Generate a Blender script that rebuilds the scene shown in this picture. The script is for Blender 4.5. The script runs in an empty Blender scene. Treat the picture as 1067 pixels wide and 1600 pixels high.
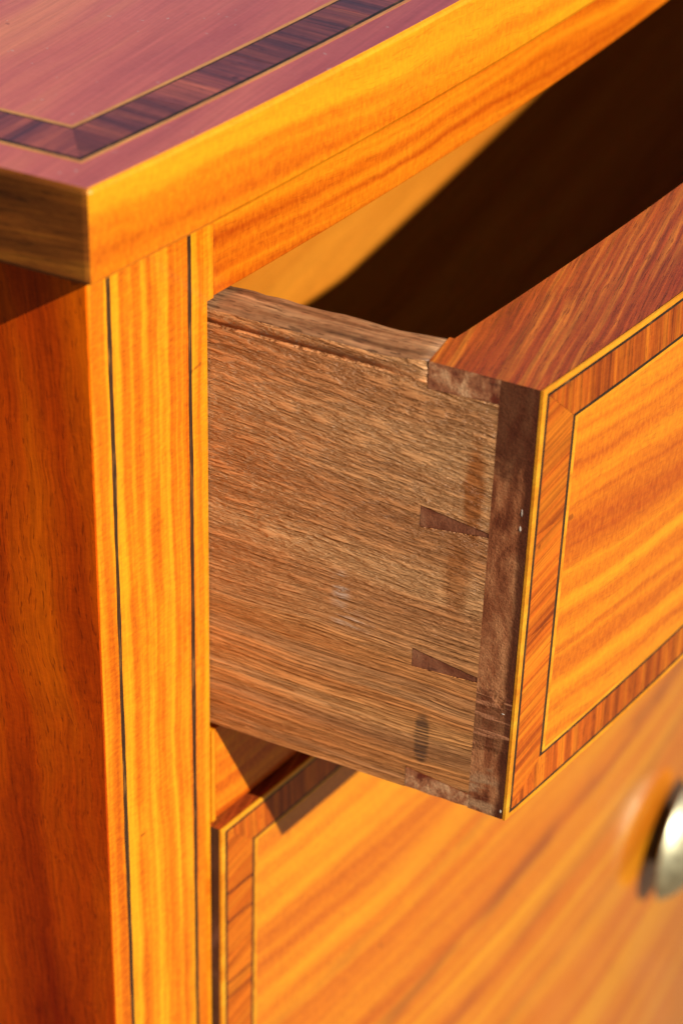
import bpy, bmesh, math, random
from mathutils import Vector, Matrix
random.seed(4)
S = bpy.context.scene
COL = S.collection
MM = 0.001
GZ = 700.0                       # the ground lies 600 mm below the open drawer's upper edge (z = 0 of the drawing)

# ------------------------------------------------------------------ camera
f = Vector((math.cos(math.radians(23.9071)) * math.cos(math.radians(35.12)),
            math.sin(math.radians(23.9071)) * math.cos(math.radians(35.12)),
            -math.sin(math.radians(35.12))))
r = Vector((math.sin(math.radians(23.9071)), -math.cos(math.radians(23.9071)), 0))
u = r.cross(f)
ro = math.radians(1.9245)
r2 = r * math.cos(ro) + u * math.sin(ro)
u2 = -r * math.sin(ro) + u * math.cos(ro)
cd = bpy.data.cameras.new('camera')
cam = bpy.data.objects.new('camera', cd)
COL.objects.link(cam)
M = Matrix((r2, u2, -f)).transposed().to_4x4()
M.translation = Vector((-341.9584, -207.6674, 246.6867 + GZ)) * MM
cam.matrix_world = M
cd.sensor_fit = 'VERTICAL'
cd.sensor_height = 36
cd.lens = 3656.06 / 1600 * 36
cd.clip_start = 0.02
cd.clip_end = 200
cd.dof.use_dof = True
cd.dof.focus_distance = 0.508
cd.dof.aperture_fstop = 13.0
cd.dof.aperture_blades = 8
S.camera = cam

# ------------------------------------------------------------------ sky, sun, exposure
SUN = Vector((0.345, 1.0, -0.775)).normalized()        # travel direction of the light
w = bpy.data.worlds.new('World')
S.world = w
w.use_nodes = True
nt = w.node_tree
bg = nt.nodes['Background']
sky = nt.nodes.new('ShaderNodeTexSky')
sky.sky_type = 'NISHITA'
sky.sun_disc = False
sky.sun_elevation = math.asin(-SUN.z)
sky.sun_rotation = math.atan2(-SUN.x, -SUN.y)
sky.air_density = 1.0
sky.dust_density = 1.0
nt.links.new(sky.outputs[0], bg.inputs[0])
bg.inputs[1].default_value = 0.05
sd = bpy.data.lights.new('sun', 'SUN')
sd.energy = 5.0
sd.angle = math.radians(0.53)
sd.color = (1.0, 0.94, 0.84)
so = bpy.data.objects.new('sun', sd)
COL.objects.link(so)
so.rotation_euler = SUN.to_track_quat('-Z', 'Y').to_euler()
so.location = (-2, -4, 4)
S.cycles.caustics_reflective = False
S.view_settings.view_transform = 'Standard'
S.view_settings.look = 'None'
S.view_settings.exposure = 0.22
S.view_settings.gamma = 1

# ------------------------------------------------------------------ materials
class N:
    def __init__(s, name):
        s.m = bpy.data.materials.new(name)
        s.m.use_nodes = True
        s.t = s.m.node_tree
        s.b = s.t.nodes['Principled BSDF']
    def n(s, typ, **kw):
        o = s.t.nodes.new(typ)
        for k, v in kw.items():
            setattr(o, k, v)
        return o
    def l(s, a, b):
        s.t.links.new(a, b)
    def val(s, sock, v):
        if hasattr(v, 'links'):
            s.l(v, sock)
        else:
            sock.default_value = v
    def math(s, op, a, b=0.0, clamp=False):
        o = s.n('ShaderNodeMath', operation=op, use_clamp=clamp)
        s.val(o.inputs[0], a); s.val(o.inputs[1], b)
        return o.outputs[0]
    def vmath(s, op, a, b):
        o = s.n('ShaderNodeVectorMath', operation=op)
        s.val(o.inputs[0], a); s.val(o.inputs[1], b)
        return o.outputs[0]
    def noise(s, vec, scale=1.0, detail=3.0, rough=0.5, dist=0.0):
        o = s.n('ShaderNodeTexNoise')
        s.l(vec, o.inputs['Vector'])
        o.inputs['Scale'].default_value = scale
        o.inputs['Detail'].default_value = detail
        o.inputs['Roughness'].default_value = rough
        o.inputs['Distortion'].default_value = dist
        return o
    def ramp(s, fac, stops):
        o = s.n('ShaderNodeValToRGB')
        e = o.color_ramp.elements
        while len(e) < len(stops):
            e.new(0.5)
        for q, (p, c) in zip(e, stops):
            q.position = p
            q.color = (*c, 1) if not isinstance(c, (int, float)) else (c, c, c, 1)
        s.l(fac, o.inputs[0])
        return o.outputs[0]
    def mix(s, fac, a, b, mode='MIX'):
        o = s.n('ShaderNodeMix', data_type='RGBA', blend_type=mode)
        s.val(o.inputs[0], fac)
        for i, v in ((6, a), (7, b)):
            if hasattr(v, 'links'): s.l(v, o.inputs[i])
            else: o.inputs[i].default_value = (*v, 1)
        return o.outputs[2]
    def smooth(s, v, lo, hi):
        o = s.n('ShaderNodeMapRange', interpolation_type='SMOOTHSTEP')
        s.l(v, o.inputs[0]); o.inputs[1].default_value = lo; o.inputs[2].default_value = hi
        return o.outputs[0]
    def bump(s, h, strength, dist, normal=None):
        o = s.n('ShaderNodeBump')
        o.inputs['Strength'].default_value = strength
        o.inputs['Distance'].default_value = dist
        s.l(h, o.inputs['Height'])
        if normal is not None: s.l(normal, o.inputs['Normal'])
        return o.outputs[0]

def scl(g, along, across):
    return tuple(along if a == g else across for a in 'xyz')

def wood(name, cols, g='x', band=(3, 150), tilt=(0, 0, 0), seed=0.0, stops=(0.36, 0.5, 0.64), warp=0.004,
         fibre=0.15, pores=0.2, mottle=0.14, rough=0.4, coat=0.3, coat_rough=0.10, bump=0.15, varp=0.0, spec=0.25, coat_ior=1.5, bowed=False, pore_len=210, streaks=(), dust=0.0, bdet=4.0):
    """sawn wood: long ribbon bands, fine fibres, short dark pores and a grainy mottle in the darker bands, along the grain axis g"""
    k = N(name)
    def scl(g, along, across):      # on a bowed front the figure does not change with the depth of the bow
        return tuple(along if a == g or (bowed and a == 'y') else across for a in 'xyz')
    tc = k.n('ShaderNodeTexCoord')
    mp = k.n('ShaderNodeMapping')
    mp.inputs['Rotation'].default_value = [math.radians(a) for a in tilt]
    mp.inputs['Location'].default_value = (seed, seed * 1.7, seed * 0.6)
    k.l(tc.outputs['Object'], mp.inputs[0])
    v = mp.outputs[0]
    oi = k.n('ShaderNodeObjectInfo')
    if varp > 0:
        cmb = k.n('ShaderNodeCombineXYZ')
        for i in range(3):
            k.l(k.math('MULTIPLY', oi.outputs['Random'], 7.0 + i), cmb.inputs[i])
        v = k.vmath('ADD', v, cmb.outputs[0])
    wn = k.noise(k.vmath('MULTIPLY', v, scl(g, 16, 26)), 1, 4, 0.55)
    wv = k.vmath('MULTIPLY', k.vmath('SUBTRACT', wn.outputs['Color'], (0.5, 0.5, 0.5)), tuple(0 if a == g else warp for a in 'xyz'))
    v = k.vmath('ADD', v, wv)
    b1 = k.noise(k.vmath('MULTIPLY', v, scl(g, *band)), 1, bdet, 0.5)
    b2 = k.noise(k.vmath('MULTIPLY', v, scl(g, band[0] * 0.7, band[1] * 0.3)), 1, 2.0, 0.5)
    bb = k.math('ADD', k.math('MULTIPLY', b1.outputs[0], 0.68), k.math('MULTIPLY', b2.outputs[0], 0.32))
    c = k.ramp(bb, list(zip(stops, cols)))
    fi = k.noise(k.vmath('MULTIPLY', v, scl(g, 30, 1300)), 1, 3.0, 0.6)
    ff = k.ramp(fi.outputs[0], [(0.3, 1 - fibre), (0.7, 1 + fibre * 0.6)])
    c = k.mix(1.0, c, ff, 'MULTIPLY')
    fg = k.noise(k.vmath('MULTIPLY', v, (1300, 600, 520) if g == 'x' else (520, 600, 1300)), 1, 3.0, 0.65)
    dk = k.ramp(bb, [(stops[0], 1.0), (stops[2], 0.35)])
    mt = k.ramp(fg.outputs[0], [(0.32, (1 - mottle, 1 - mottle * 1.7, 1 - mottle * 1.7)), (0.68, (1 + mottle * 0.5, 1 + mottle * 0.8, 1 + mottle * 0.8))])
    c = k.mix(dk, c, k.mix(1.0, c, mt, 'MULTIPLY'))
    po = k.noise(k.vmath('MULTIPLY', v, scl(g, pore_len, 2300)), 1, 1.0, 0.5)
    pm = k.smooth(po.outputs[0], 0.60, 0.72)
    c = k.mix(k.math('MULTIPLY', pm, pores), c, tuple(0.35 * a for a in cols[0]))
    if varp > 0:
        c = k.mix(1.0, c, k.ramp(oi.outputs['Random'], [(0.0, 1 - varp), (1.0, 1 + varp * 0.5)]), 'MULTIPLY')
    for z0, hw, amt in streaks:          # a darker vein of figure running level at height z0
        sp = k.n('ShaderNodeSeparateXYZ'); k.l(tc.outputs['Object'], sp.inputs[0])
        n0 = k.noise(k.vmath('MULTIPLY', tc.outputs['Object'], (12, 0, 0)), 1, 3)
        n9 = k.noise(k.vmath('MULTIPLY', tc.outputs['Object'], (24, 0, 60)), 1, 2)
        zz = k.math('ADD', sp.outputs[2], k.math('MULTIPLY', k.math('SUBTRACT', n0.outputs[0], 0.5), 0.012))
        dd = k.math('ABSOLUTE', k.math('SUBTRACT', zz, (GZ + z0) * MM))
        mk = k.math('MULTIPLY', k.math('SUBTRACT', 1.0, k.smooth(dd, hw * 0.2 * MM, hw * MM)), k.smooth(n9.outputs[0], 0.36, 0.58))
        c = k.mix(k.math('MULTIPLY', mk, amt), c, (0.34, 0.075, 0.008))
    # small dark specks of filler and wear
    sn = k.noise(tc.outputs['Object'], 170, 2)
    c = k.mix(k.math('MULTIPLY', k.smooth(sn.outputs[0], 0.735, 0.77), 0.55), c, tuple(0.3 * a for a in cols[0]))
    if dust:
        dn = k.noise(tc.outputs['Object'], 620, 1)
        c = k.mix(k.math('MULTIPLY', k.smooth(dn.outputs[0], 0.755, 0.79), dust), c, (0.55, 0.45, 0.38))
    k.l(c, k.b.inputs['Base Color'])
    rn = k.noise(tc.outputs['Object'], 60, 3)
    k.l(k.math('ADD', k.math('MULTIPLY', rn.outputs[0], 0.16), rough - 0.08), k.b.inputs['Roughness'])
    k.b.inputs['Specular IOR Level'].default_value = spec
    k.b.inputs['Coat Weight'].default_value = coat
    k.b.inputs['Coat IOR'].default_value = coat_ior
    k.b.inputs['Coat Roughness'].default_value = coat_rough
    hb = k.math('SUBTRACT', k.math('MULTIPLY', fi.outputs[0], 0.6), k.math('MULTIPLY', pm, 0.8))
    k.l(k.bump(hb, bump, 0.0002), k.b.inputs['Normal'])
    # slow waviness of old polish
    un = k.noise(tc.outputs['Object'], 22, 2)
    k.l(k.bump(un.outputs[0], 0.25, 0.002), k.b.inputs['Coat Normal'])
    return k.m

SATIN = [(0.54, 0.100, 0.002), (0.72, 0.185, 0.004), (0.83, 0.32, 0.008)]
M_panel = wood('satinwood_panel', SATIN, 'x', (3.6, 200), (0, -6, 0), 1.3, (0.34, 0.48, 0.64), warp=0.009, coat=0.75, bowed=True, mottle=0.24, fibre=0.08, bdet=2.0)
M_panel_low = wood('satinwood_deep_panel', SATIN, 'x', (4, 150), (0, -3, 0), 6.3, (0.28, 0.46, 0.66), warp=0.010, coat=1.0, coat_ior=1.7, bowed=True, streaks=((-281, 7, 0.75), (-315, 6, 0.5), (-352, 5, 0.35), (-236, 4, 0.3)), mottle=0.24, fibre=0.08, bdet=2.0)
M_rail = wood('satinwood_rail', [(0.50, 0.080, 0.002), (0.68, 0.16, 0.004), (0.80, 0.27, 0.007)], 'x', (5, 210), (0, -2, 0), 4.1, (0.38, 0.5, 0.62), warp=0.009, bowed=True, mottle=0.24, fibre=0.08, bdet=2.0)
M_edge = wood('satinwood_top_edge', SATIN, 'x', (4, 110), (0, -3, 0), 7.7, stops=(0.28, 0.40, 0.56), warp=0.012, bowed=True, mottle=0.24, fibre=0.08, bdet=2.0)
M_stile = wood('satinwood_stile', [(0.55, 0.100, 0.002), (0.72, 0.185, 0.004), (0.84, 0.34, 0.009)], 'z', (1.8, 300), (0, 0.5, 0), 2.2, stops=(0.38, 0.48, 0.60), warp=0.005, mottle=0.24, fibre=0.08, bdet=2.0)
M_side = wood('polished_side_wood', [(0.28, 0.016, 0.0004), (0.54, 0.054, 0.0004), (0.72, 0.115, 0.0006)], 'z', (5, 55), (3, 0, 0), 3.4, fibre=0.3, pores=0.5, coat=0.04, spec=0.1, warp=0.012)
M_top = wood('polished_top_wood', [(0.42, 0.078, 0.075), (0.58, 0.132, 0.098), (0.74, 0.23, 0.11)], 'x', (5, 60), (0, 0, 4), 5.4, coat=1.0, coat_rough=0.10, coat_ior=1.9, dust=0.35, mottle=0.06, pores=0.1)  # reddish wood; some pink of the reflected sky is mixed into these colours
M_topside = wood('top_end_wood', [(0.05, 0.013, 0.003), (0.22, 0.058, 0.007), (0.52, 0.18, 0.016)], 'y', (16, 120), (4, 0, 0), 2.9, fibre=0.4, pores=0.6, coat=0.05, spec=0.15)
M_band = wood('tulipwood_upright', [(0.22, 0.032, 0.003), (0.52, 0.098, 0.005), (0.68, 0.18, 0.008)], 'z', (9, 380), (0, 3, 0), 6.1, fibre=0.4, pores=0.5, varp=0.25)
M_bandx = wood('tulipwood_level', [(0.26, 0.040, 0.003), (0.56, 0.110, 0.005), (0.70, 0.18, 0.008)], 'x', (10, 420), (0, 17, 0), 8.1, (0.34, 0.45, 0.62), fibre=0.4, pores=0.5, varp=0.18, warp=0.002, bowed=True, pore_len=50)
ROSE = [(0.085, 0.022, 0.026), (0.24, 0.050, 0.040), (0.42, 0.095, 0.055)]
M_rose = wood('rosewood_front', ROSE, 'y', (12, 260), (0, 0, 6), 3.1, fibre=0.4, pores=0.4, varp=0.3, coat=1.0, coat_rough=0.1, coat_ior=1.75)
M_rosex = wood('rosewood_end', ROSE, 'x', (12, 260), (0, 0, 10), 9.1, fibre=0.4, pores=0.4, varp=0.3, coat=1.0, coat_rough=0.1, coat_ior=1.75)
M_light = wood('boxwood_line', [(0.66, 0.22, 0.008), (0.80, 0.30, 0.012), (0.86, 0.38, 0.02)], 'x', (20, 200), (0, 0, 0), 1.1, pores=0.15)
M_toplight = wood('boxwood_line_on_top', [(0.55, 0.20, 0.05), (0.62, 0.25, 0.06), (0.70, 0.30, 0.07)], 'x', (20, 200), (0, 0, 0), 1.1, pores=0.15, coat=1.0, coat_ior=1.75)
M_dark = wood('ebony_line', [(0.018, 0.010, 0.006), (0.04, 0.020, 0.010), (0.22, 0.10, 0.03)], 'x', (260, 1100), (0, 0, 0), 1.9, stops=(0.35, 0.55, 0.75), pores=0.3, coat=0.2, warp=0.001)
M_darkz = wood('ebony_upright_line', [(0.030, 0.014, 0.007), (0.06, 0.026, 0.011), (0.34, 0.15, 0.03)], 'z', (140, 1800), (0, 0, 0), 2.9, stops=(0.35, 0.55, 0.75), pores=0.3, coat=0.2, warp=0.001)
M_core = wood('mahogany_core', [(0.25, 0.030, 0.006), (0.38, 0.064, 0.008), (0.70, 0.24, 0.025)], 'x', (14, 620), (0, 0, -5), 4.7, stops=(0.30, 0.50, 0.76), fibre=0.5, pores=0.4, coat=0.9, coat_ior=1.65, coat_rough=0.2, bump=0.5)
M_sliver = wood('dark_tulipwood', [(0.10, 0.018, 0.004), (0.20, 0.038, 0.005), (0.34, 0.07, 0.008)], 'x', (12, 300), (0, 8, 0), 3.7, bowed=True)
M_inside = wood('inside_oak', [(0.60, 0.17, 0.010), (0.74, 0.23, 0.015), (0.82, 0.28, 0.02)], 'x', (4, 70), (0, 0, 0), 6.6, coat=0.0, rough=0.6, spec=0.2)
M_raw = wood('bare_carcass_wood', [(0.035, 0.014, 0.006), (0.055, 0.022, 0.009), (0.08, 0.035, 0.015)], 'y', (4, 70), (0, 0, 0), 2.6, coat=0.0, rough=0.7, spec=0.2)  # wood colour darkened to deepen the shade inside the case

def drawer_side_material():
    k = N('worn_open_grain_side')
    tc = k.n('ShaderNodeTexCoord')
    s0 = k.n('ShaderNodeSeparateXYZ'); k.l(tc.outputs['Object'], s0.inputs[0])
    sh = k.math('MULTIPLY', k.smooth(s0.outputs[2], (GZ - 105) * MM, (GZ - 25) * MM), 0.075)   # the grain runs out upwards
    c0 = k.n('ShaderNodeCombineXYZ')
    k.l(s0.outputs[0], c0.inputs[0]); k.l(s0.outputs[1], c0.inputs[1])
    k.l(k.math('SUBTRACT', s0.outputs[2], k.math('MULTIPLY', sh, s0.outputs[1])), c0.inputs[2])
    v0 = c0.outputs[0]
    wn = k.noise(k.vmath('MULTIPLY', v0, (20, 22, 34)), 1, 2)
    wv = k.vmath('MULTIPLY', k.vmath('SUBTRACT', wn.outputs['Color'], (0.5, 0.5, 0.5)), (0.0, 0.0, 0.005))
    v = k.vmath('ADD', v0, wv)
    sep = k.n('ShaderNodeSeparateXYZ'); k.l(tc.outputs['Object'], sep.inputs[0])
    yy, zz = sep.outputs[1], sep.outputs[2]
    # ridges: long ones low on the board, short flecks higher up
    r_long = k.noise(k.vmath('MULTIPLY', v, (200, 17, 780)), 1, 4, 0.68)
    r_short = k.noise(k.vmath('MULTIPLY', v, (300, 120, 800)), 1, 4, 0.68)
    low = k.smooth(zz, (GZ - 30) * MM, (GZ - 100) * MM)
    mixr = k.n('ShaderNodeMix'); k.l(low, mixr.inputs[0]); k.l(r_short.outputs[0], mixr.inputs[2]); k.l(r_long.outputs[0], mixr.inputs[3])
    rid = k.math('ADD', k.math('MULTIPLY', mixr.outputs[0], 0.45), k.math('MULTIPLY', k.smooth(mixr.outputs[0], 0.40, 0.58), 0.40))
    pore = k.noise(k.vmath('MULTIPLY', v, (300, 70, 1700)), 1, 1, 0.5)
    pm = k.smooth(pore.outputs[0], 0.58, 0.68)
    band = k.noise(k.vmath('MULTIPLY', v, (30, 4, 70)), 1, 3, 0.55)
    c = k.ramp(band.outputs[0], [(0.34, (0.52, 0.195, 0.062)), (0.5, (0.68, 0.290, 0.100)), (0.66, (0.78, 0.38, 0.145))])
    c = k.mix(1.0, c, k.ramp(rid, [(0.2, 0.84), (0.65, 1.08)]), 'MULTIPLY')
    c = k.mix(k.math('MULTIPLY', pm, 0.25), c, (0.18, 0.06, 0.02))
    gold = k.math('MULTIPLY', k.smooth(zz, (GZ - 66) * MM, (GZ - 82) * MM), k.smooth(k.noise(k.vmath('MULTIPLY', v, (30, 6, 160)), 1, 3, 0.6).outputs[0], 0.40, 0.56))
    c = k.mix(k.math('MULTIPLY', gold, 0.55), c, k.mix(1.0, c, (1.22, 1.02, 0.66), 'MULTIPLY'))
    # orange stain of old polish in front of the second pin, and its paler run below
    def blob(cy, cz, ry, rz, soft=0.45, nz=0.35):
        a = k.math('DIVIDE', k.math('SUBTRACT', yy, cy * MM), ry * MM)
        b = k.math('DIVIDE', k.math('SUBTRACT', zz, (GZ + cz) * MM), rz * MM)
        d = k.math('SQRT', k.math('ADD', k.math('MULTIPLY', a, a), k.math('MULTIPLY', b, b)))
        nn = k.noise(tc.outputs['Object'], 350, 3)
        d = k.math('ADD', d, k.math('MULTIPLY', k.math('SUBTRACT', nn.outputs[0], 0.5), nz * 2))
        return k.math('SUBTRACT', 1.0, k.smooth(d, 1 - soft, 1 + soft * 0.4))
    st = k.math('MAXIMUM', blob(-70.6, -29, 2.6, 14), k.math('MULTIPLY', blob(-68, -52, 3.2, 12), 0.7))
    c = k.mix(k.math('MULTIPLY', st, 0.80), c, (0.42, 0.11, 0.012))
    ink = blob(-62.2, -98.5, 2.0, 8.0, 0.35, 0.3)
    ink = k.math('MULTIPLY', ink, k.math('ADD', 0.35, k.math('MULTIPLY', k.smooth(rid, 0.62, 0.42), 0.65)))
    c = k.mix(k.math('MULTIPLY', ink, 0.8), c, (0.06, 0.035, 0.028))
    sc = k.math('MAXIMUM', blob(-41, -64, 2.6, 5.5, 0.8, 0.7), k.math('MULTIPLY', blob(-44, -72, 5, 3, 0.8, 0.8), 0.8))
    sc = k.math('MULTIPLY', sc, k.smooth(rid, 0.40, 0.60))
    c = k.mix(k.math('MULTIPLY', sc, 0.65), c, (0.68, 0.53, 0.40))
    k.l(c, k.b.inputs['Base Color'])
    k.b.inputs['Roughness'].default_value = 0.42
    k.b.inputs['Specular IOR Level'].default_value = 0.5
    h = k.math('SUBTRACT', rid, k.math('MULTIPLY', pm, 0.35))
    k.l(k.bump(h, 1.0, 0.0019), k.b.inputs['Normal'])
    return k.m
M_oak = drawer_side_material()
M_rim = wood('handled_dirty_rim', [(0.15, 0.060, 0.022), (0.34, 0.160, 0.068), (0.54, 0.29, 0.13)], 'y', (30, 420), (0, 0, 0), 5.9, stops=(0.34, 0.5, 0.68), fibre=0.5, pores=0.6, coat=0.0, rough=0.5, spec=0.4, bump=1.0)

def end_grain(name, lo, mid, hi, scale=120, stops=(0.38, 0.50, 0.60), rough=0.45, coat=0.3):
    """blotched, half-polished end grain of the drawer front"""
    k = N(name)
    tc = k.n('ShaderNodeTexCoord')
    n1 = k.noise(k.vmath('MULTIPLY', tc.outputs['Object'], (1, 1, 0.7)), scale, 5, 0.6, 0.4)
    c = k.ramp(n1.outputs[0], list(zip(stops, (lo, mid, hi))))
    n2 = k.noise(tc.outputs['Object'], 2400, 2)
    c = k.mix(1.0, c, k.ramp(n2.outputs[0], [(0.3, 0.72), (0.7, 1.18)]), 'MULTIPLY')
    n3 = k.noise(k.vmath('MULTIPLY', tc.outputs['Object'], (300, 160, 1400)), 1, 2)
    c = k.mix(k.math('MULTIPLY', k.smooth(n3.outputs[0], 0.62, 0.72), 0.5), c, (0.03, 0.008, 0.006))
    k.l(c, k.b.inputs['Base Color'])
    k.l(k.ramp(n1.outputs[0], [(0.3, rough - 0.15), (0.7, rough + 0.2)]), k.b.inputs['Roughness'])
    k.b.inputs['Coat Weight'].default_value = coat
    k.b.inputs['Coat Roughness'].default_value = 0.3
    hh = k.math('ADD', k.math('MULTIPLY', n1.outputs[0], 0.8), k.math('MULTIPLY', n2.outputs[0], 0.35))
    k.l(k.bump(hh, 0.6, 0.0006), k.b.inputs['Normal'])
    return k.m
def lap_material():
    """end of the drawer front: dried runs of dark polish over bare end grain, scored near the bottom"""
    k = N('polished_end_grain')
    tc = k.n('ShaderNodeTexCoord')
    sep = k.n('ShaderNodeSeparateXYZ'); k.l(tc.outputs['Object'], sep.inputs[0])
    yy, zz = sep.outputs[1], sep.outputs[2]
    n1 = k.noise(k.vmath('MULTIPLY', tc.outputs['Object'], (1, 1.3, 0.5)), 110, 5, 0.62, 0.5)
    c = k.ramp(n1.outputs[0], [(0.38, (0.15, 0.032, 0.010)), (0.48, (0.32, 0.098, 0.034)), (0.60, (0.54, 0.22, 0.085))])
    nz = k.noise(tc.outputs['Object'], 170, 4, 0.6)
    wob = k.math('MULTIPLY', k.math('SUBTRACT', nz.outputs[0], 0.5), 0.022)
    zw = k.math('ADD', zz, wob)
    top = k.smooth(zw, (GZ - 27) * MM, (GZ - 19) * MM)
    yw = k.math('ADD', yy, k.math('MULTIPLY', wob, 0.12))
    edge = k.math('SUBTRACT', 1.0, k.smooth(yw, -81.9 * MM, -80.3 * MM))
    dark = k.math('MAXIMUM', k.math('MULTIPLY', top, 0.85), k.math('MULTIPLY', edge, 0.9))
    scored = k.math('MULTIPLY', k.smooth(zw, (GZ - 98) * MM, (GZ - 95) * MM), k.math('SUBTRACT', 1.0, k.smooth(zw, (GZ - 82) * MM, (GZ - 79) * MM)))
    dark = k.math('MAXIMUM', dark, k.math('MULTIPLY', scored, 0.55))
    c = k.mix(dark, c, (0.085, 0.018, 0.008))
    low = k.math('MULTIPLY', k.math('SUBTRACT', 1.0, k.smooth(zw, (GZ - 106) * MM, (GZ - 101) * MM)), k.math('SUBTRACT', 1.0, edge))
    n4 = k.noise(k.vmath('MULTIPLY', tc.outputs['Object'], (200, 120, 420)), 1, 3)
    c = k.mix(k.math('MULTIPLY', low, k.smooth(n4.outputs[0], 0.38, 0.58)), c, (0.48, 0.25, 0.12))
    sc = k.noise(k.vmath('MULTIPLY', tc.outputs['Object'], (200, 70, 750)), 1, 2)
    c = k.mix(k.math('MULTIPLY', k.math('MULTIPLY', scored, k.smooth(sc.outputs[0], 0.57, 0.64)), 0.8), c, (0.55, 0.22, 0.10))
    n2 = k.noise(tc.outputs['Object'], 2400, 2)
    c = k.mix(1.0, c, k.ramp(n2.outputs[0], [(0.3, 0.75), (0.7, 1.15)]), 'MULTIPLY')
    k.l(c, k.b.inputs['Base Color'])
    k.l(k.ramp(dark, [(0.2, 0.6), (0.8, 0.35)]), k.b.inputs['Roughness'])
    k.b.inputs['Specular IOR Level'].default_value = 0.3
    hh = k.math('ADD', k.math('MULTIPLY', n1.outputs[0], 0.6), k.math('MULTIPLY', n2.outputs[0], 0.3))
    hh = k.math('ADD', hh, k.math('MULTIPLY', k.math('MULTIPLY', scored, sc.outputs[0]), 0.8))
    k.l(k.bump(hh, 0.8, 0.0007), k.b.inputs['Normal'])
    return k.m
M_lap = lap_material()
M_pin = end_grain('pin_end_grain', (0.17, 0.040, 0.014), (0.29, 0.095, 0.038), (0.40, 0.165, 0.072), 120, rough=0.6, coat=0.0)
M_chip = end_grain('scraped_end_grain', (0.16, 0.024, 0.008), (0.44, 0.165, 0.065), (0.76, 0.42, 0.20), 170, rough=0.6, coat=0.05)
M_lowend = end_grain('dark_polished_end', (0.035, 0.012, 0.010), (0.07, 0.022, 0.015), (0.13, 0.05, 0.03), 90)

def simple(name, col, rough, metal=0.0, nscale=300, var=0.2, bump=0.1):
    k = N(name)
    tc = k.n('ShaderNodeTexCoord')
    n1 = k.noise(tc.outputs['Object'], nscale, 4, 0.6)
    k.l(k.ramp(n1.outputs[0], [(0.3, tuple(c * (1 - var) for c in col)), (0.7, tuple(min(1, c * (1 + var)) for c in col))]), k.b.inputs['Base Color'])
    k.l(k.ramp(n1.outputs[0], [(0.3, max(0, rough - 0.08)), (0.7, rough + 0.08)]), k.b.inputs['Roughness'])
    k.b.inputs['Metallic'].default_value = metal
    k.l(k.bump(n1.outputs[0], bump, 0.0006), k.b.inputs['Normal'])
    return k.m
M_brass = simple('aged_brass', (0.74, 0.69, 0.44), 0.46, 1.0)
M_brass_dark = simple('tarnished_brass', (0.16, 0.11, 0.05), 0.5, 1.0)
M_fleck = simple('pale_fleck_tone', (0.46, 0.38, 0.30), 0.5)
M_ground = simple('sandy_gravel', (0.13, 0.10, 0.065), 0.9, 0.0, 40, 0.3, 0.3)

# ------------------------------------------------------------------ mesh helpers (drawing in mm; x right, y back, z up)
KB, CB = 0.26386, 0.000334031
XR = KB / CB                                   # right-hand end of the bow, 790 mm
def bow(x):                                    # front face of the carcass
    return -(KB * x - CB * x * x)
XD = 34.832
PULL = 74.79
def open_bow(x):                               # face of the pulled-out drawer, sitting a little askew
    return -PULL + bow(XD) - 0.25853 * (x - XD) + CB * (x - XD) ** 2
def shut(p):
    return lambda x: bow(x) - p

def P3(x, y, z):
    return (x * MM, y * MM, (z + GZ) * MM)

def link(name, bm, mat, parent=None, smooth=False, bevel=0.0, angle=40):
    bmesh.ops.recalc_face_normals(bm, faces=bm.faces)
    me = bpy.data.meshes.new(name)
    if smooth:
        for fc in bm.faces: fc.smooth = True
    bm.to_mesh(me); bm.free()
    for m in (mat if isinstance(mat, (list, tuple)) else [mat]):
        me.materials.append(m)
    o = bpy.data.objects.new(name, me)
    COL.objects.link(o)
    if parent is not None:
        o.parent = parent
        if parent.type == 'EMPTY':
            o.location = -parent.location
    if bevel:
        b = o.modifiers.new('bevel', 'BEVEL')
        b.width = bevel * MM; b.segments = 2; b.limit_method = 'ANGLE'; b.angle_limit = math.radians(angle)
    return o

def thing(name, label, cat, x, y, z, group=None):
    o = bpy.data.objects.new(name, None)
    o.empty_display_size = 0.05
    o.location = P3(x, y, z)
    COL.objects.link(o)
    o['label'] = label; o['category'] = cat
    if group: o['group'] = group
    return o

def sweep_bm(prof, x0, x1, curve, step=8.0, bm=None, x0b=None, x1b=None, thick=None, jit=0.0):
    """closed profile of (dy, z) points carried along the bow from x0 to x1; ends may be cut on a slant (x0b, x1b at the last z)"""
    bm = bm or bmesh.new()
    n = max(1, int(math.ceil((x1 - x0) / step)))
    zs = [p[1] for p in prof]
    za, zb = min(zs), max(zs)
    rings = []
    wav = [0.0] + [random.uniform(-1, 1) for q in range(n)] + [0.0] if jit else [0.0] * (n + 2)
    for i in range(n + 1):
        t = i / n
        ring = []
        for dy, z in prof:
            q = (z - za) / (zb - za) if zb > za else 0
            xa = x0 if x0b is None else x0 + (x0b - x0) * q
            xb = x1 if x1b is None else x1 + (x1b - x1) * q
            x = xa + (xb - xa) * t
            z = z + (wav[i] if z == zb else wav[i + 1]) * jit
            ring.append(bm.verts.new(P3(x, curve(x) + dy + (thick(x) if thick and dy > 20 else 0), z)))
        rings.append(ring)
    m = len(prof)
    for a, b in zip(rings[:-1], rings[1:]):
        for j in range(m):
            bm.faces.new((a[j], a[(j + 1) % m], b[(j + 1) % m], b[j]))
    bm.faces.new(rings[0][::-1]); bm.faces.new(rings[-1])
    return bm

def strip(x0, x1, z0, z1, curve, proud=0.12, deep=0.5, **kw):
    return sweep_bm([(deep, z0), (-proud, z0), (-proud, z1), (deep, z1)], x0, x1, curve, **kw)

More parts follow.
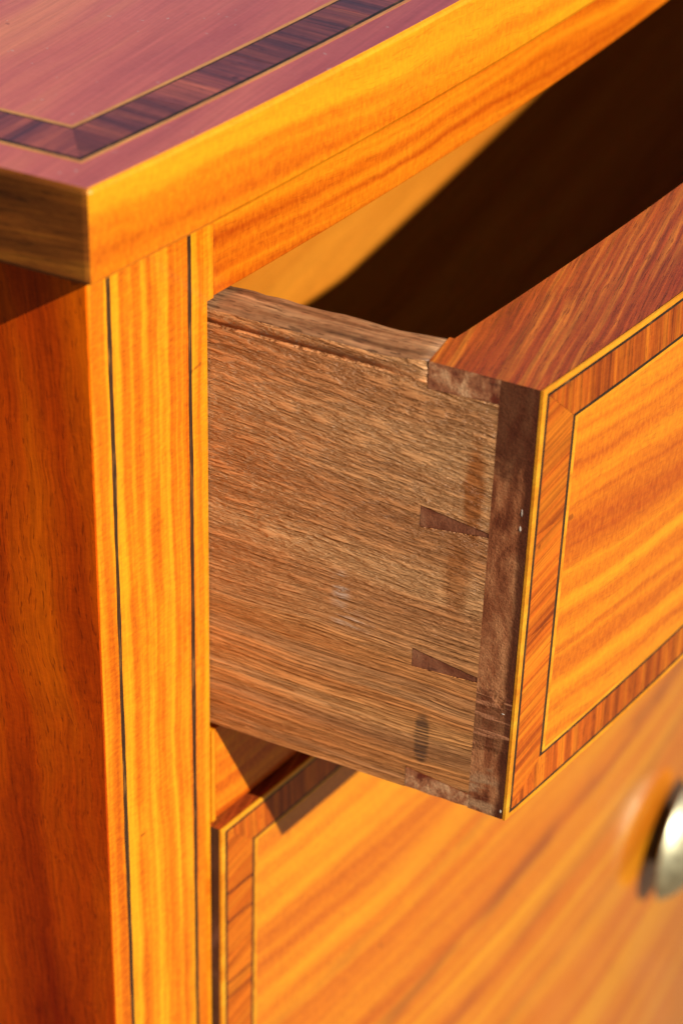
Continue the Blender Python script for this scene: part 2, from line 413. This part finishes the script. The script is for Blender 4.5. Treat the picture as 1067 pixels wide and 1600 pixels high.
def box_bm(x0, x1, y0, y1, z0, z1, bm=None):
    bm = bm or bmesh.new()
    v = [bm.verts.new(P3(x, y, z)) for x in (x0, x1) for y in (y0, y1) for z in (z0, z1)]
    for q in ((0, 1, 3, 2), (4, 6, 7, 5), (0, 4, 5, 1), (2, 3, 7, 6), (0, 2, 6, 4), (1, 5, 7, 3)):
        bm.faces.new([v[i] for i in q])
    return bm

def prism_x(poly, x0, x1, bm=None):            # polygon of (y, z) pushed from x0 to x1
    bm = bm or bmesh.new()
    a = [bm.verts.new(P3(x0, y, z)) for y, z in poly]
    b = [bm.verts.new(P3(x1, y, z)) for y, z in poly]
    n = len(poly)
    bm.faces.new(a); bm.faces.new(b[::-1])
    for i in range(n):
        bm.faces.new((a[i], b[i], b[(i + 1) % n], a[(i + 1) % n]))
    return bm

def prism_z(poly, z0, z1, bm=None):            # polygon of (x, y) pushed from z0 to z1
    bm = bm or bmesh.new()
    a = [bm.verts.new(P3(x, y, z0)) for x, y in poly]
    b = [bm.verts.new(P3(x, y, z1)) for x, y in poly]
    n = len(poly)
    bm.faces.new(a[::-1]); bm.faces.new(b)
    for i in range(n):
        bm.faces.new((a[i], a[(i + 1) % n], b[(i + 1) % n], b[i]))
    return bm

def vline(x0, x1, z0, z1, curve, proud=0.1, deep=0.4, step=2.5, jit=0.07):
    """an upright inlaid line whose edges waver a little"""
    bm = bmesh.new()
    n = max(2, int(abs(z1 - z0) / step))
    ja = jb = 0.0
    rows = []
    for i in range(n + 1):
        z = z0 + (z1 - z0) * i / n
        ja = 0.75 * ja + random.uniform(-jit, jit); jb = 0.75 * jb + random.uniform(-jit, jit)
        a, b = x0 + ja, x1 + jb
        rows.append([bm.verts.new(P3(x, curve(x) + d, z)) for x, d in ((a, deep), (a, -proud), (b, -proud), (b, deep))])
    for p, q in zip(rows[:-1], rows[1:]):
        for j in range(4):
            bm.faces.new((p[j], p[(j + 1) % 4], q[(j + 1) % 4], q[j]))
    bm.faces.new(rows[0]); bm.faces.new(rows[-1][::-1])
    return bm

# ------------------------------------------------------------------ ground
bm = bmesh.new()
vs = [bm.verts.new((x, y, 0)) for x, y in ((-40, -40), (40, -40), (40, 40), (-40, 40))]
bm.faces.new(vs)
gr = link('ground', bm, M_ground)
gr['kind'] = 'structure'

# ------------------------------------------------------------------ chest carcass
ZT, TH, OF, OL = 47.4185, 20.378, 11.85, 12.0
ZB = ZT - TH
DEPTH = 440.0
DR = [(0.0, -115.0), (-148.15, -600.0)]       # upper and lower edge of each drawer front
chest = thing('chest_of_drawers', 'polished bow-fronted satinwood chest with inlaid banded top and striped corner post', 'chest', XR / 2, 200, -GZ)

def top_curve(x):
    return bow(x) - OF
def outline(d, n=90, back=DEPTH + 12):          # outline of the top set in by d from its edges
    x0, x1 = -OL + d, XR + OL - d
    pts = [(x0 + (x1 - x0) * i / n, top_curve(x0 + (x1 - x0) * i / n) + d) for i in range(n + 1)]
    return pts + [(x1, back - d), (x0, back - d)]
bm = bmesh.new()
bev = 0.9
rings = [(0.0, ZB), (0.0, ZT - bev), (0.3 * bev, ZT - 0.3 * bev), (bev, ZT)]
loops = []
for d, z in rings:
    loops.append([bm.verts.new(P3(x, y, z)) for x, y in outline(d)])
n = len(loops[0])
fc = bm.faces.new(loops[0][::-1]); fc.material_index = 3
for a, b in zip(loops[:-1], loops[1:]):
    for i in range(n):
        fc = bm.faces.new((a[i], a[(i + 1) % n], b[(i + 1) % n], b[i]))
        if i < 90: fc.material_index = 1
        else: fc.material_index = 2
fc = bm.faces.new(loops[-1]); fc.material_index = 0
top = link('chest_top', bm, [M_top, M_edge, M_topside, M_raw], chest, bevel=1.2, angle=60)
# inlay of the top: lines and crossbanding run round it 10 to 22 mm in from the edge
def ring_bm(d0, d1, z0, z1):
    bm = bmesh.new()
    A, B = outline(d0), outline(d1)
    n = len(A)
    lv = [[bm.verts.new(P3(x, y, z)) for x, y in L] for L, z in ((A, z0), (A, z1), (B, z1), (B, z0))]
    for a, b in zip(lv[:-1], lv[1:]):
        for i in range(n):
            bm.faces.new((a[i], a[(i + 1) % n], b[(i + 1) % n], b[i]))
    return bm
for d0, d1, m in ((9.2, 10.1, M_toplight), (10.1, 11.0, M_dark), (20.9, 21.3, M_dark), (21.3, 22.3, M_toplight)):
    link('stringing', ring_bm(d0, d1, ZT - 0.3, ZT + 0.07), m, top)
D0, D1 = 11.0, 20.9
xa, xb = -OL + D0, XR + OL - D0
cuts = [xa]
while cuts[-1] < xb - 60: cuts.append(cuts[-1] + random.uniform(24, 44))
cuts.append(xb)
for i, (a, b) in enumerate(zip(cuts[:-1], cuts[1:])):
    poly = []
    na = 8
    ia = a + (D1 - D0) if i == 0 else a
    ib = b - (D1 - D0) if i == len(cuts) - 2 else b
    ga, gb = (0 if i == 0 else 0.05), (0 if i == len(cuts) - 2 else 0.05)
    for q in range(na + 1):
        x = a + ga + (b - gb - a - ga) * q / na
        poly.append((x, top_curve(x) + D0))
    for q in range(na + 1):
        x = ib - gb + (ia + ga - ib + gb) * q / na
        poly.append((x, top_curve(x) + D1))
    link('crossband_piece', prism_z(poly, ZT - 0.3, ZT + 0.05), M_rose, top)
for sx, x_out in ((1, xa), (-1, xb)):
    y = top_curve(x_out) + D0
    ys = [y]
    while ys[-1] < DEPTH - 55: ys.append(ys[-1] + random.uniform(22, 40))
    ys.append(DEPTH + 12 - D0)
    for i, (a, b) in enumerate(zip(ys[:-1], ys[1:])):
        xi = x_out + sx * (D1 - D0)
        ai = top_curve(xi) + D1 if i == 0 else a
        bi = b - (D1 - D0) if i == len(ys) - 2 else b
        poly = [(x_out, a + 0.05), (x_out, b - 0.05), (xi, bi - 0.05), (xi, ai + 0.05)]
        link('crossband_piece', prism_z(poly, ZT - 0.3, ZT + 0.05), M_rosex, top)

ZLOW = -640.0
for sgn in (0, 1):
    mx = (lambda x: x) if sgn == 0 else (lambda x: XR - x)
    lo_hi = lambda a, b: (min(mx(a), mx(b)), max(mx(a), mx(b)))
    # side panel
    a, b = lo_hi(0.0, 18.0)
    bm = box_bm(a, b, 22.2, DEPTH, ZLOW, ZB)
    sa, sb = lo_hi(-0.02, 0.6)
    box_bm(sa, sb, 0.05, DEPTH - 0.2, ZLOW + 0.1, ZB - 0.05, bm)      # the side veneer runs forward to the front edge
    link('side_panel', bm, M_side, chest)
    # corner post
    a, b = lo_hi(0.62, 34.5)
    st = link('stile', sweep_bm([(22, ZLOW), (0, ZLOW), (0, ZB), (22, ZB)], a, b, bow, 4), M_stile, chest, bevel=0.4)
    for l0, l1 in ((5.4, 6.5), (28.35, 29.45)):
        a, b = lo_hi(l0, l1)
        link('stringing', vline(a, b, ZLOW, ZB - 0.02, bow, 0.05), M_darkz, st)
    # inner guide wall beside the drawers
    a, b = lo_hi(18.2, 34.0)
    link('drawer_guide', box_bm(a, b, bow(18) + 22.3, DEPTH - 8.2, ZLOW + 4, ZB - 0.2), M_raw, chest)

def rail(z0, z1, name='rail'):
    rl = link(name, sweep_bm([(26, z0), (0, z0), (0, z1), (26, z1)], 36.4, XR - 36.4, bow, 8), M_rail, chest, bevel=0.25)
    for a, b in ((32.9 if z1 > 0 else 34.7, 36.1), (XR - 36.1, XR - (32.9 if z1 > 0 else 34.7))):
        link('filler_strip', sweep_bm([(3 if z1 > 0 and False else 20, z0 - 0.3), (-0.10, z0 - 0.3), (-0.10, z1), (20, z1)], a, b, bow, 4), M_stile, rl)
    return rl
rail(1.07, ZB - 0.02)
rail(-146.2, -117.4)
rail(-640.0, -602.2, 'base_rail')
for z1, z0 in ((-118.2, -134.0), (-603.0, -620.0)):
    pts = [(34.4 + (XR - 68.8) * i / 40, bow(34.4 + (XR - 68.8) * i / 40) + 26.2) for i in range(41)]
    link('dust_board', prism_z(pts + [(XR - 34.4, DEPTH - 8.3), (34.4, DEPTH - 8.3)], z0, z1), M_raw, chest)
link('back_panel', box_bm(18.2, XR - 18.2, DEPTH - 8, DEPTH, ZLOW, ZB - 0.1), M_raw, chest)
for sgn in (0, 1):
    for yy in (0, 1):
        a = (2.0, 60.0) if sgn == 0 else (XR - 60, XR - 2)
        xm = 10 if sgn == 0 else XR - 10
        if yy == 0:
            bm = sweep_bm([(20, -GZ + 0.5), (2, -GZ + 0.5), (0, ZLOW - 0.2), (20, ZLOW - 0.2)], a[0], a[1], bow, 6,
                          x0b=None if sgn == 0 else a[0] - 45, x1b=a[1] + 45 if sgn == 0 else None)
            link('bracket_foot', bm, M_rail, chest, bevel=0.5)
        else:
            link('bracket_foot', box_bm(a[0], a[1], DEPTH - 40, DEPTH - 4, -GZ + 0.5, ZLOW - 0.2), M_side, chest, bevel=0.5)

# ------------------------------------------------------------------ drawers
def inlay(front, curve, zt, zb, xl, xr, panel=None, slivers=()):
    """edge line, crossbanding in single pieces, inner lines and the figured panel on a drawer front"""
    h = [0.0, 1.25, 2.1, 11.15, 12.0, 12.9]
    hx = [0.0, 1.35, 2.25, 11.6, 12.5, 13.5]
    def frame(i, j, m, name, pr):
        jt = 0.09 if m is M_dark else 0.0
        for z0, z1, q in ((zt - h[j], zt - h[i], 1), (zb + h[i], zb + h[j], -1)):
            if q == 1: link(name, strip(xl + hx[j], xr - hx[j], z0, z1, curve, pr, x0b=xl + hx[i], x1b=xr - hx[i], step=4, jit=jt), m, front)
            else: link(name, strip(xl + hx[i], xr - hx[i], z0, z1, curve, pr, x0b=xl + hx[j], x1b=xr - hx[j], step=4, jit=jt), m, front)
        mm = M_darkz if m is M_dark else m
        for x0, x1 in ((xl + hx[i], xl + hx[j]), (xr - hx[j], xr - hx[i])):
            left = x0 < XR / 2
            poly_out = (zt - h[i], zb + h[i]); poly_in = (zt - h[j], zb + h[j])
            bm = bmesh.new()
            xo, xi = (x0, x1) if left else (x1, x0)
            vv = []
            for dy in (0.5, -pr):
                vv.append([bm.verts.new(P3(x, curve(x) + dy, z)) for x, z in ((xo, poly_out[0]), (xi, poly_in[0]), (xi, poly_in[1]), (xo, poly_out[1]))])
            bm.faces.new(vv[0]); bm.faces.new(vv[1][::-1])
            for q in range(4):
                bm.faces.new((vv[0][q], vv[0][(q + 1) % 4], vv[1][(q + 1) % 4], vv[1][q]))
            link(name, bm, mm, front)
    frame(0, 1, M_light, 'stringing', 0.14)
    frame(1, 2, M_dark, 'stringing', 0.10)
    frame(3, 4, M_dark, 'stringing', 0.10)
    frame(4, 5, M_light, 'stringing', 0.12)
    # crossbanding, short lengths butted end to end and mitred at the corners
    for top_side in (True, False):
        xs = [xl + hx[2]]
        while xs[-1] < xr - hx[2] - 75: xs.append(xs[-1] + random.uniform(34, 62))
        xs.append(xr - hx[2])
        for i, (a, b) in enumerate(zip(xs[:-1], xs[1:])):
            wd = hx[3] - hx[2]
            first, last = i == 0, i == len(xs) - 2
            ai, bi = a + (wd if first else 0), b - (wd if last else 0)
            g = 0.06
            if top_side:
                bm = strip(ai + g, bi - g, zt - h[3], zt - h[2], curve, 0.11, x0b=a + g, x1b=b - g)
            else:
                bm = strip(a + g, b - g, zb + h[2], zb + h[3], curve, 0.11, x0b=ai + g, x1b=bi - g)
            link('crossband_piece', bm, M_band, front)
    for left in (True, False):
        xo, xi = (xl + hx[2], xl + hx[3]) if left else (xr - hx[2], xr - hx[3])
        zs = [zt - h[2]]
        while zs[-1] > zb + 60: zs.append(zs[-1] - random.uniform(26, 44))
        zs.append(zb + h[2])
        for i, (a, b) in enumerate(zip(zs[:-1], zs[1:])):
            wd = h[3] - h[2]
            ai = a - (wd if i == 0 else 0); bi = b + (wd if i == len(zs) - 2 else 0)
            bm = bmesh.new()
            g = 0.04
            vv = [[bm.verts.new(P3(x, curve(x) + dy, z)) for x, z in ((xo, a - g), (xi, ai - g), (xi, bi + g), (xo, b + g))] for dy in (0.5, -0.11)]
            bm.faces.new(vv[0]); bm.faces.new(vv[1][::-1])
            for q in range(4):
                bm.faces.new((vv[0][q], vv[0][(q + 1) % 4], vv[1][(q + 1) % 4], vv[1][q]))
            link('crossband_piece', bm, M_bandx, front)
    for z in slivers:
        link('crossband_piece', strip(xl + hx[2] + 0.05, xl + hx[3] - 0.05, z - 0.55, z + 0.45, curve, 0.14, x0b=None), M_sliver, front)
    link('veneer_panel', strip(xl + hx[5], xr - hx[5], zb + h[5], zt - h[5], curve, 0.10), panel or M_panel, front)

def lathe_y(prof, cx, cy, cz, seg=56):
    bm = bmesh.new()
    rings = []
    for rr, d in prof:
        if rr < 1e-6:
            rings.append([bm.verts.new(P3(cx, cy - d, cz))])
        else:
            rings.append([bm.verts.new(P3(cx + rr * math.cos(2 * math.pi * i / seg), cy - d, cz + rr * math.sin(2 * math.pi * i / seg))) for i in range(seg)])
    for a, b in zip(rings[:-1], rings[1:]):
        for i in range(seg):
            j = (i + 1) % seg
            if len(b) == 1: bm.faces.new((a[i], a[j], b[0]))
            elif len(a) == 1: bm.faces.new((a[0], b[j], b[i]))
            else: bm.faces.new((a[i], a[j], b[j], b[i]))
    return bm

def knob(parent, x, z, curve):
    y = curve(x) - 0.1
    bm = lathe_y([(0, -1), (8, -1), (7.6, 1.6), (12, 3.0), (22.6, 5.4), (24.7, 6.4), (23.4, 8.5), (21.2, 11.0), (17.5, 13.8), (12.5, 16.1), (7, 17.4), (3, 17.9), (0, 18.0)], x, y, z)
    kb = link('knob', bm, M_brass, parent, smooth=True)
    es = kb.modifiers.new('crease', 'EDGE_SPLIT'); es.split_angle = math.radians(50)
    link('rosette', lathe_y([(0, -0.9), (11.4, -0.9), (11.6, 0.6), (10.6, 1.4), (7.6, 1.7)], x, y, z), M_brass_dark, kb, smooth=True)
    return kb

def box_behind(root, xl, xr, zt, zb, y_front, y_back):
    """sides, back and bottom of a shut drawer"""
    for a, b in ((xl + 0.3, xl + 10.5), (xr - 10.5, xr - 0.3)):
        link('drawer_side', box_bm(a, b, y_front, y_back, zb + 0.5, zt - 0.6), M_inside, root)
    link('drawer_back', box_bm(xl + 10.6, xr - 10.6, y_back - 9, y_back - 0.2, zb + 14, zt - 6), M_inside, root)

def shut_drawer(i, label, kn):
    zt, zb = DR[i]
    cv = shut(2.53)
    xl, xr = XD, XR - XD
    root = thing('drawer', label, 'drawer', XR / 2, 100, zb, 'drawers of the chest')
    fr = link('drawer_front', sweep_bm([(22, zb), (0.35, zb), (0, zb + 0.35), (0, zt - 0.35), (0.35, zt), (22, zt)], xl, xr, cv, 8), [M_core, M_lowend], root)
    for fc in fr.data.polygons:
        if abs(fc.normal.x) > 0.9: fc.material_index = 1
    inlay(fr, cv, zt, zb, xl - 0.06, xr + 0.06, M_panel_low, (-171.5, -181.5, -203.5, -209.0, -236.0, -262.0))
    box_behind(root, xl, xr, zt, zb, cv(xl) + 22.1, 400)
    pts = [(xl + 10.8 + (xr - xl - 21.6) * q / 40, cv(xl + 10.8 + (xr - xl - 21.6) * q / 40) + 22.2) for q in range(41)]
    link('drawer_bottom', prism_z(pts + [(xr - 10.8, 390), (xl + 10.8, 390)], zb + 8, zb + 13), M_inside, root)
    for x in (KX, XR - KX):
        knob(root, x, kn, cv)
    return root
KX = 321.0

# --- the open drawer
cv = open_bow
xl, xr, zt, zb = XD, XR - XD, 0.0, -115.0
drawer = thing('drawer', 'pulled-out top drawer showing its grained wooden side and dovetail joints', 'drawer', XR / 2, -20, zb, 'drawers of the chest')
TD = 10.6                         # thickness of the drawer sides
YJ, YI = -74.45, -58.7            # ends of the tails, inner face of the front
y_back = 330.0
# drawer front: body between the sides, then a thin lap in front of each side
prof = [(25.0, zb), (0.35, zb), (0, zb + 0.35), (0, zt - 0.35), (0.35, zt), (25.0, zt)]
bm = bmesh.new()
sweep_bm([(26.3, zb + 0.25), (0.35, zb + 0.25), (0, zb + 0.6), (0, zt - 0.35), (0.35, zt), (26.3, zt)], xl + TD, xr - TD, cv, 7, bm, thick=lambda x: 13.0 * max(0.0, 1 - ((x - XR / 2) / 215.0) ** 2))   # inner face thickened out of view so that its shadow falls straighter
def lap(bm, xa, xb, yj):          # the lap and, in the same wood, its upper and lower half pins
    v = {}
    for i, x in enumerate((xa, xb)):
        y = cv(x)
        v[i] = [bm.verts.new(P3(x, yy, z)) for yy, z in ((yj, zb + 0.25), (y + 0.9, zb + 0.05), (y + 0.25, zb + 0.5), (y, zb + 1.1), (y, zt - 0.35), (y + 0.35, zt), (yj, zt))]
    n = len(v[0])
    bm.faces.new(v[0]); bm.faces.new(v[1][::-1])
    for i in range(n):
        bm.faces.new((v[0][i], v[1][i], v[1][(i + 1) % n], v[0][(i + 1) % n]))
lap(bm, xl, xl + TD, YJ)
lap(bm, xr - TD, xr, cv(xr) + 9.2)
front = link('drawer_front', bm, [M_core, M_lap], drawer)
for fc in front.data.polygons:
    if abs(fc.normal.x) > 0.9 and (fc.center.x < (xl + 1) * MM or fc.center.x > (xr - 1) * MM): fc.material_index = 1
inlay(front, cv, zt, zb, xl - 0.06, xr + 0.06)
# pins: end grain wedges of the front let into the side
PINS = [((0.0, -6.75), (0.0, -5.95)), ((-35.5, -41.2), (-37.9, -39.1)), ((-73.9, -79.2), (-76.7, -78.2)), ((-108.4, -115.0), (-110.6, -115.0))]
G = 0.13
for i, ((a, b), (c, d)) in enumerate(PINS):
    top_p, bot_p = i == 0, i == 3
    rg = lambda s=0.12: random.uniform(-s, s)
    edge = []
    # ragged outline, worn where the tool slipped
    up = [(YI + (YJ - YI) * t, a + (c - a) * t) for t in (0, 0.2, 0.4, 0.6, 0.8, 1)]
    dn = [(YI + (YJ - YI) * t, b + (d - b) * t) for t in (1, 0.8, 0.6, 0.4, 0.2, 0)]
    up = [(y - (G if j == 0 else 0) + (0 if j != 5 else 0), z - (0 if top_p else G + abs(rg(0.08)))) for j, (y, z) in enumerate(up)]
    dn = [(y - (G if j == 5 else 0), z + (0.3 + abs(rg(0.35)) if bot_p else G + abs(rg(0.08)))) for j, (y, z) in enumerate(dn)]
    mat = M_chip if (top_p or bot_p) else M_pin
    pn = link('dovetail_pin', prism_x(up + dn, xl + (0.12 if i in (1, 2) else 0.0), xl + TD), [mat, M_core], front)
    for fc in pn.data.polygons:
        if abs(fc.normal.x) < 0.9: fc.material_index = 1
    if i in (1, 2):
        pass
for (yy, z, ry, rz) in ((-81.3, -30.5, 0.16, 1.3), (-81.2, -34.5, 0.26, 1.0), (-81.0, -84.5, 0.6, 0.16), (-82.4, -112.8, 0.3, 0.6)):  # small pale flecks raised on the end of the front
    bm = bmesh.new()
    ring = [bm.verts.new(P3(xl + 0.02, yy + ry * math.cos(a) * random.uniform(0.6, 1.1), z + rz * math.sin(a) * random.uniform(0.7, 1.1))) for a in [2 * math.pi * q / 9 for q in range(9)]]
    tip = bm.verts.new(P3(xl - 0.22, yy, z)); base = bm.verts.new(P3(xl + 0.4, yy, z))
    for q in range(9):
        bm.faces.new((ring[q], ring[(q + 1) % 9], tip)); bm.faces.new((ring[(q + 1) % 9], ring[q], base))
    link('pale_fleck', bm, M_fleck, front, smooth=True)
# left side board with the sockets cut out of it
def side_board(x0, x1, sockets, yj, yi, mat):
    poly = [(y_back, zb + 0.4), (y_back, -5.2)]
    poly += [(yi, -5.2), (yi, -6.75)] if sockets else []
    if sockets:
        poly += [(yj, -5.95)]
        for (a, b), (c, d) in PINS[1:3]:
            poly += [(yj, c), (yi, a), (yi, b), (yj, d)]
        poly += [(yj, -110.6), (yi, -108.4), (yi, zb + 0.4)]
    else:
        poly += [(yi, -5.2), (yi, zb + 0.4)]
    bm = prism_x(poly, x0, x1)
    return bm
bm = side_board(xl, xl + TD, True, YJ, YI, M_oak)
# the worn upper edge: a shallow quirk under a rounded rim, carried along the board
xo, xi = xl, xl + TD
rim = [(xo + 0.45, -5.2), (xo + 0.75, -4.75), (xo + 0.5, -4.3), (xo + 0.15, -3.9), (xo + 0.05, -2.6), (xo + 0.25, -1.5), (xo + 0.9, -0.7), (xo + 2.2, -0.35),
       (xo + 5, -0.2), (xi - 2.0, -0.3), (xi - 0.7, -0.75), (xi, -1.7), (xi, -5.2)]
ny = 150
rows = []
for i in range(ny + 1):
    y = YI + (y_back - YI) * i / ny
    fade = min(1.0, max(0.15, (y - YI) / 12.0))
    w1 = 0.06 * math.sin(y * 0.31 + 1) + 0.05 * math.sin(y * 0.83) + random.uniform(-0.10, 0.10)
    row = []
    for j, (x, z) in enumerate(rim):
        xx = x
        if j in (0, 1, 2): xx = xo + (x - xo) * fade
        zz = z
        fr_ = min(1.0, (y - YI) / 9.0)
        if 3 <= j <= 11: zz = z * (0.12 + 0.88 * fr_) if j >= 5 and j < 11 else z
        if 4 <= j <= 10: zz += (w1 * (0.7 if j < 7 else 1.0) - 0.05) * fr_
        if j >= 9 and j < 11: xx += 0.6 * w1
        row.append(bm.verts.new(P3(xx, y, zz)))
    rows.append(row)
for a, b in zip(rows[:-1], rows[1:]):
    for j in range(len(rim) - 1):
        fc = bm.faces.new((a[j], b[j], b[j + 1], a[j + 1])); fc.smooth = True; fc.material_index = 1 if 5 <= j <= 9 else 0
bm.faces.new(rows[0]); bm.faces.new(rows[-1][::-1])
side = link('drawer_side', bm, [M_oak, M_rim], drawer)
# right side, back and bottom
yr = cv(xr) + 25.3
link('drawer_side', box_bm(xr - TD, xr, yr - 16, y_back, zb + 0.4, -0.4), M_oak, drawer)
link('drawer_back', box_bm(xl + TD + 0.1, xr - TD - 0.1, y_back - 10, y_back, zb + 14, -8), M_inside, drawer)
pts = [(xl + TD + 0.1 + (xr - xl - 2 * TD - 0.2) * q / 40, cv(xl + TD + 0.1 + (xr - xl - 2 * TD - 0.2) * q / 40) + 26.4) for q in range(41)]
link('drawer_bottom', prism_z(pts + [(xr - TD - 0.1, y_back - 10.2), (xl + TD + 0.1, y_back - 10.2)], -109, -104), M_inside, drawer)
for x in (KX, XR - KX):
    knob(drawer, x, -57.5, cv)

shut_drawer(1, 'shut deep lower drawer with round brass knob, just below the open drawer', -370.0)
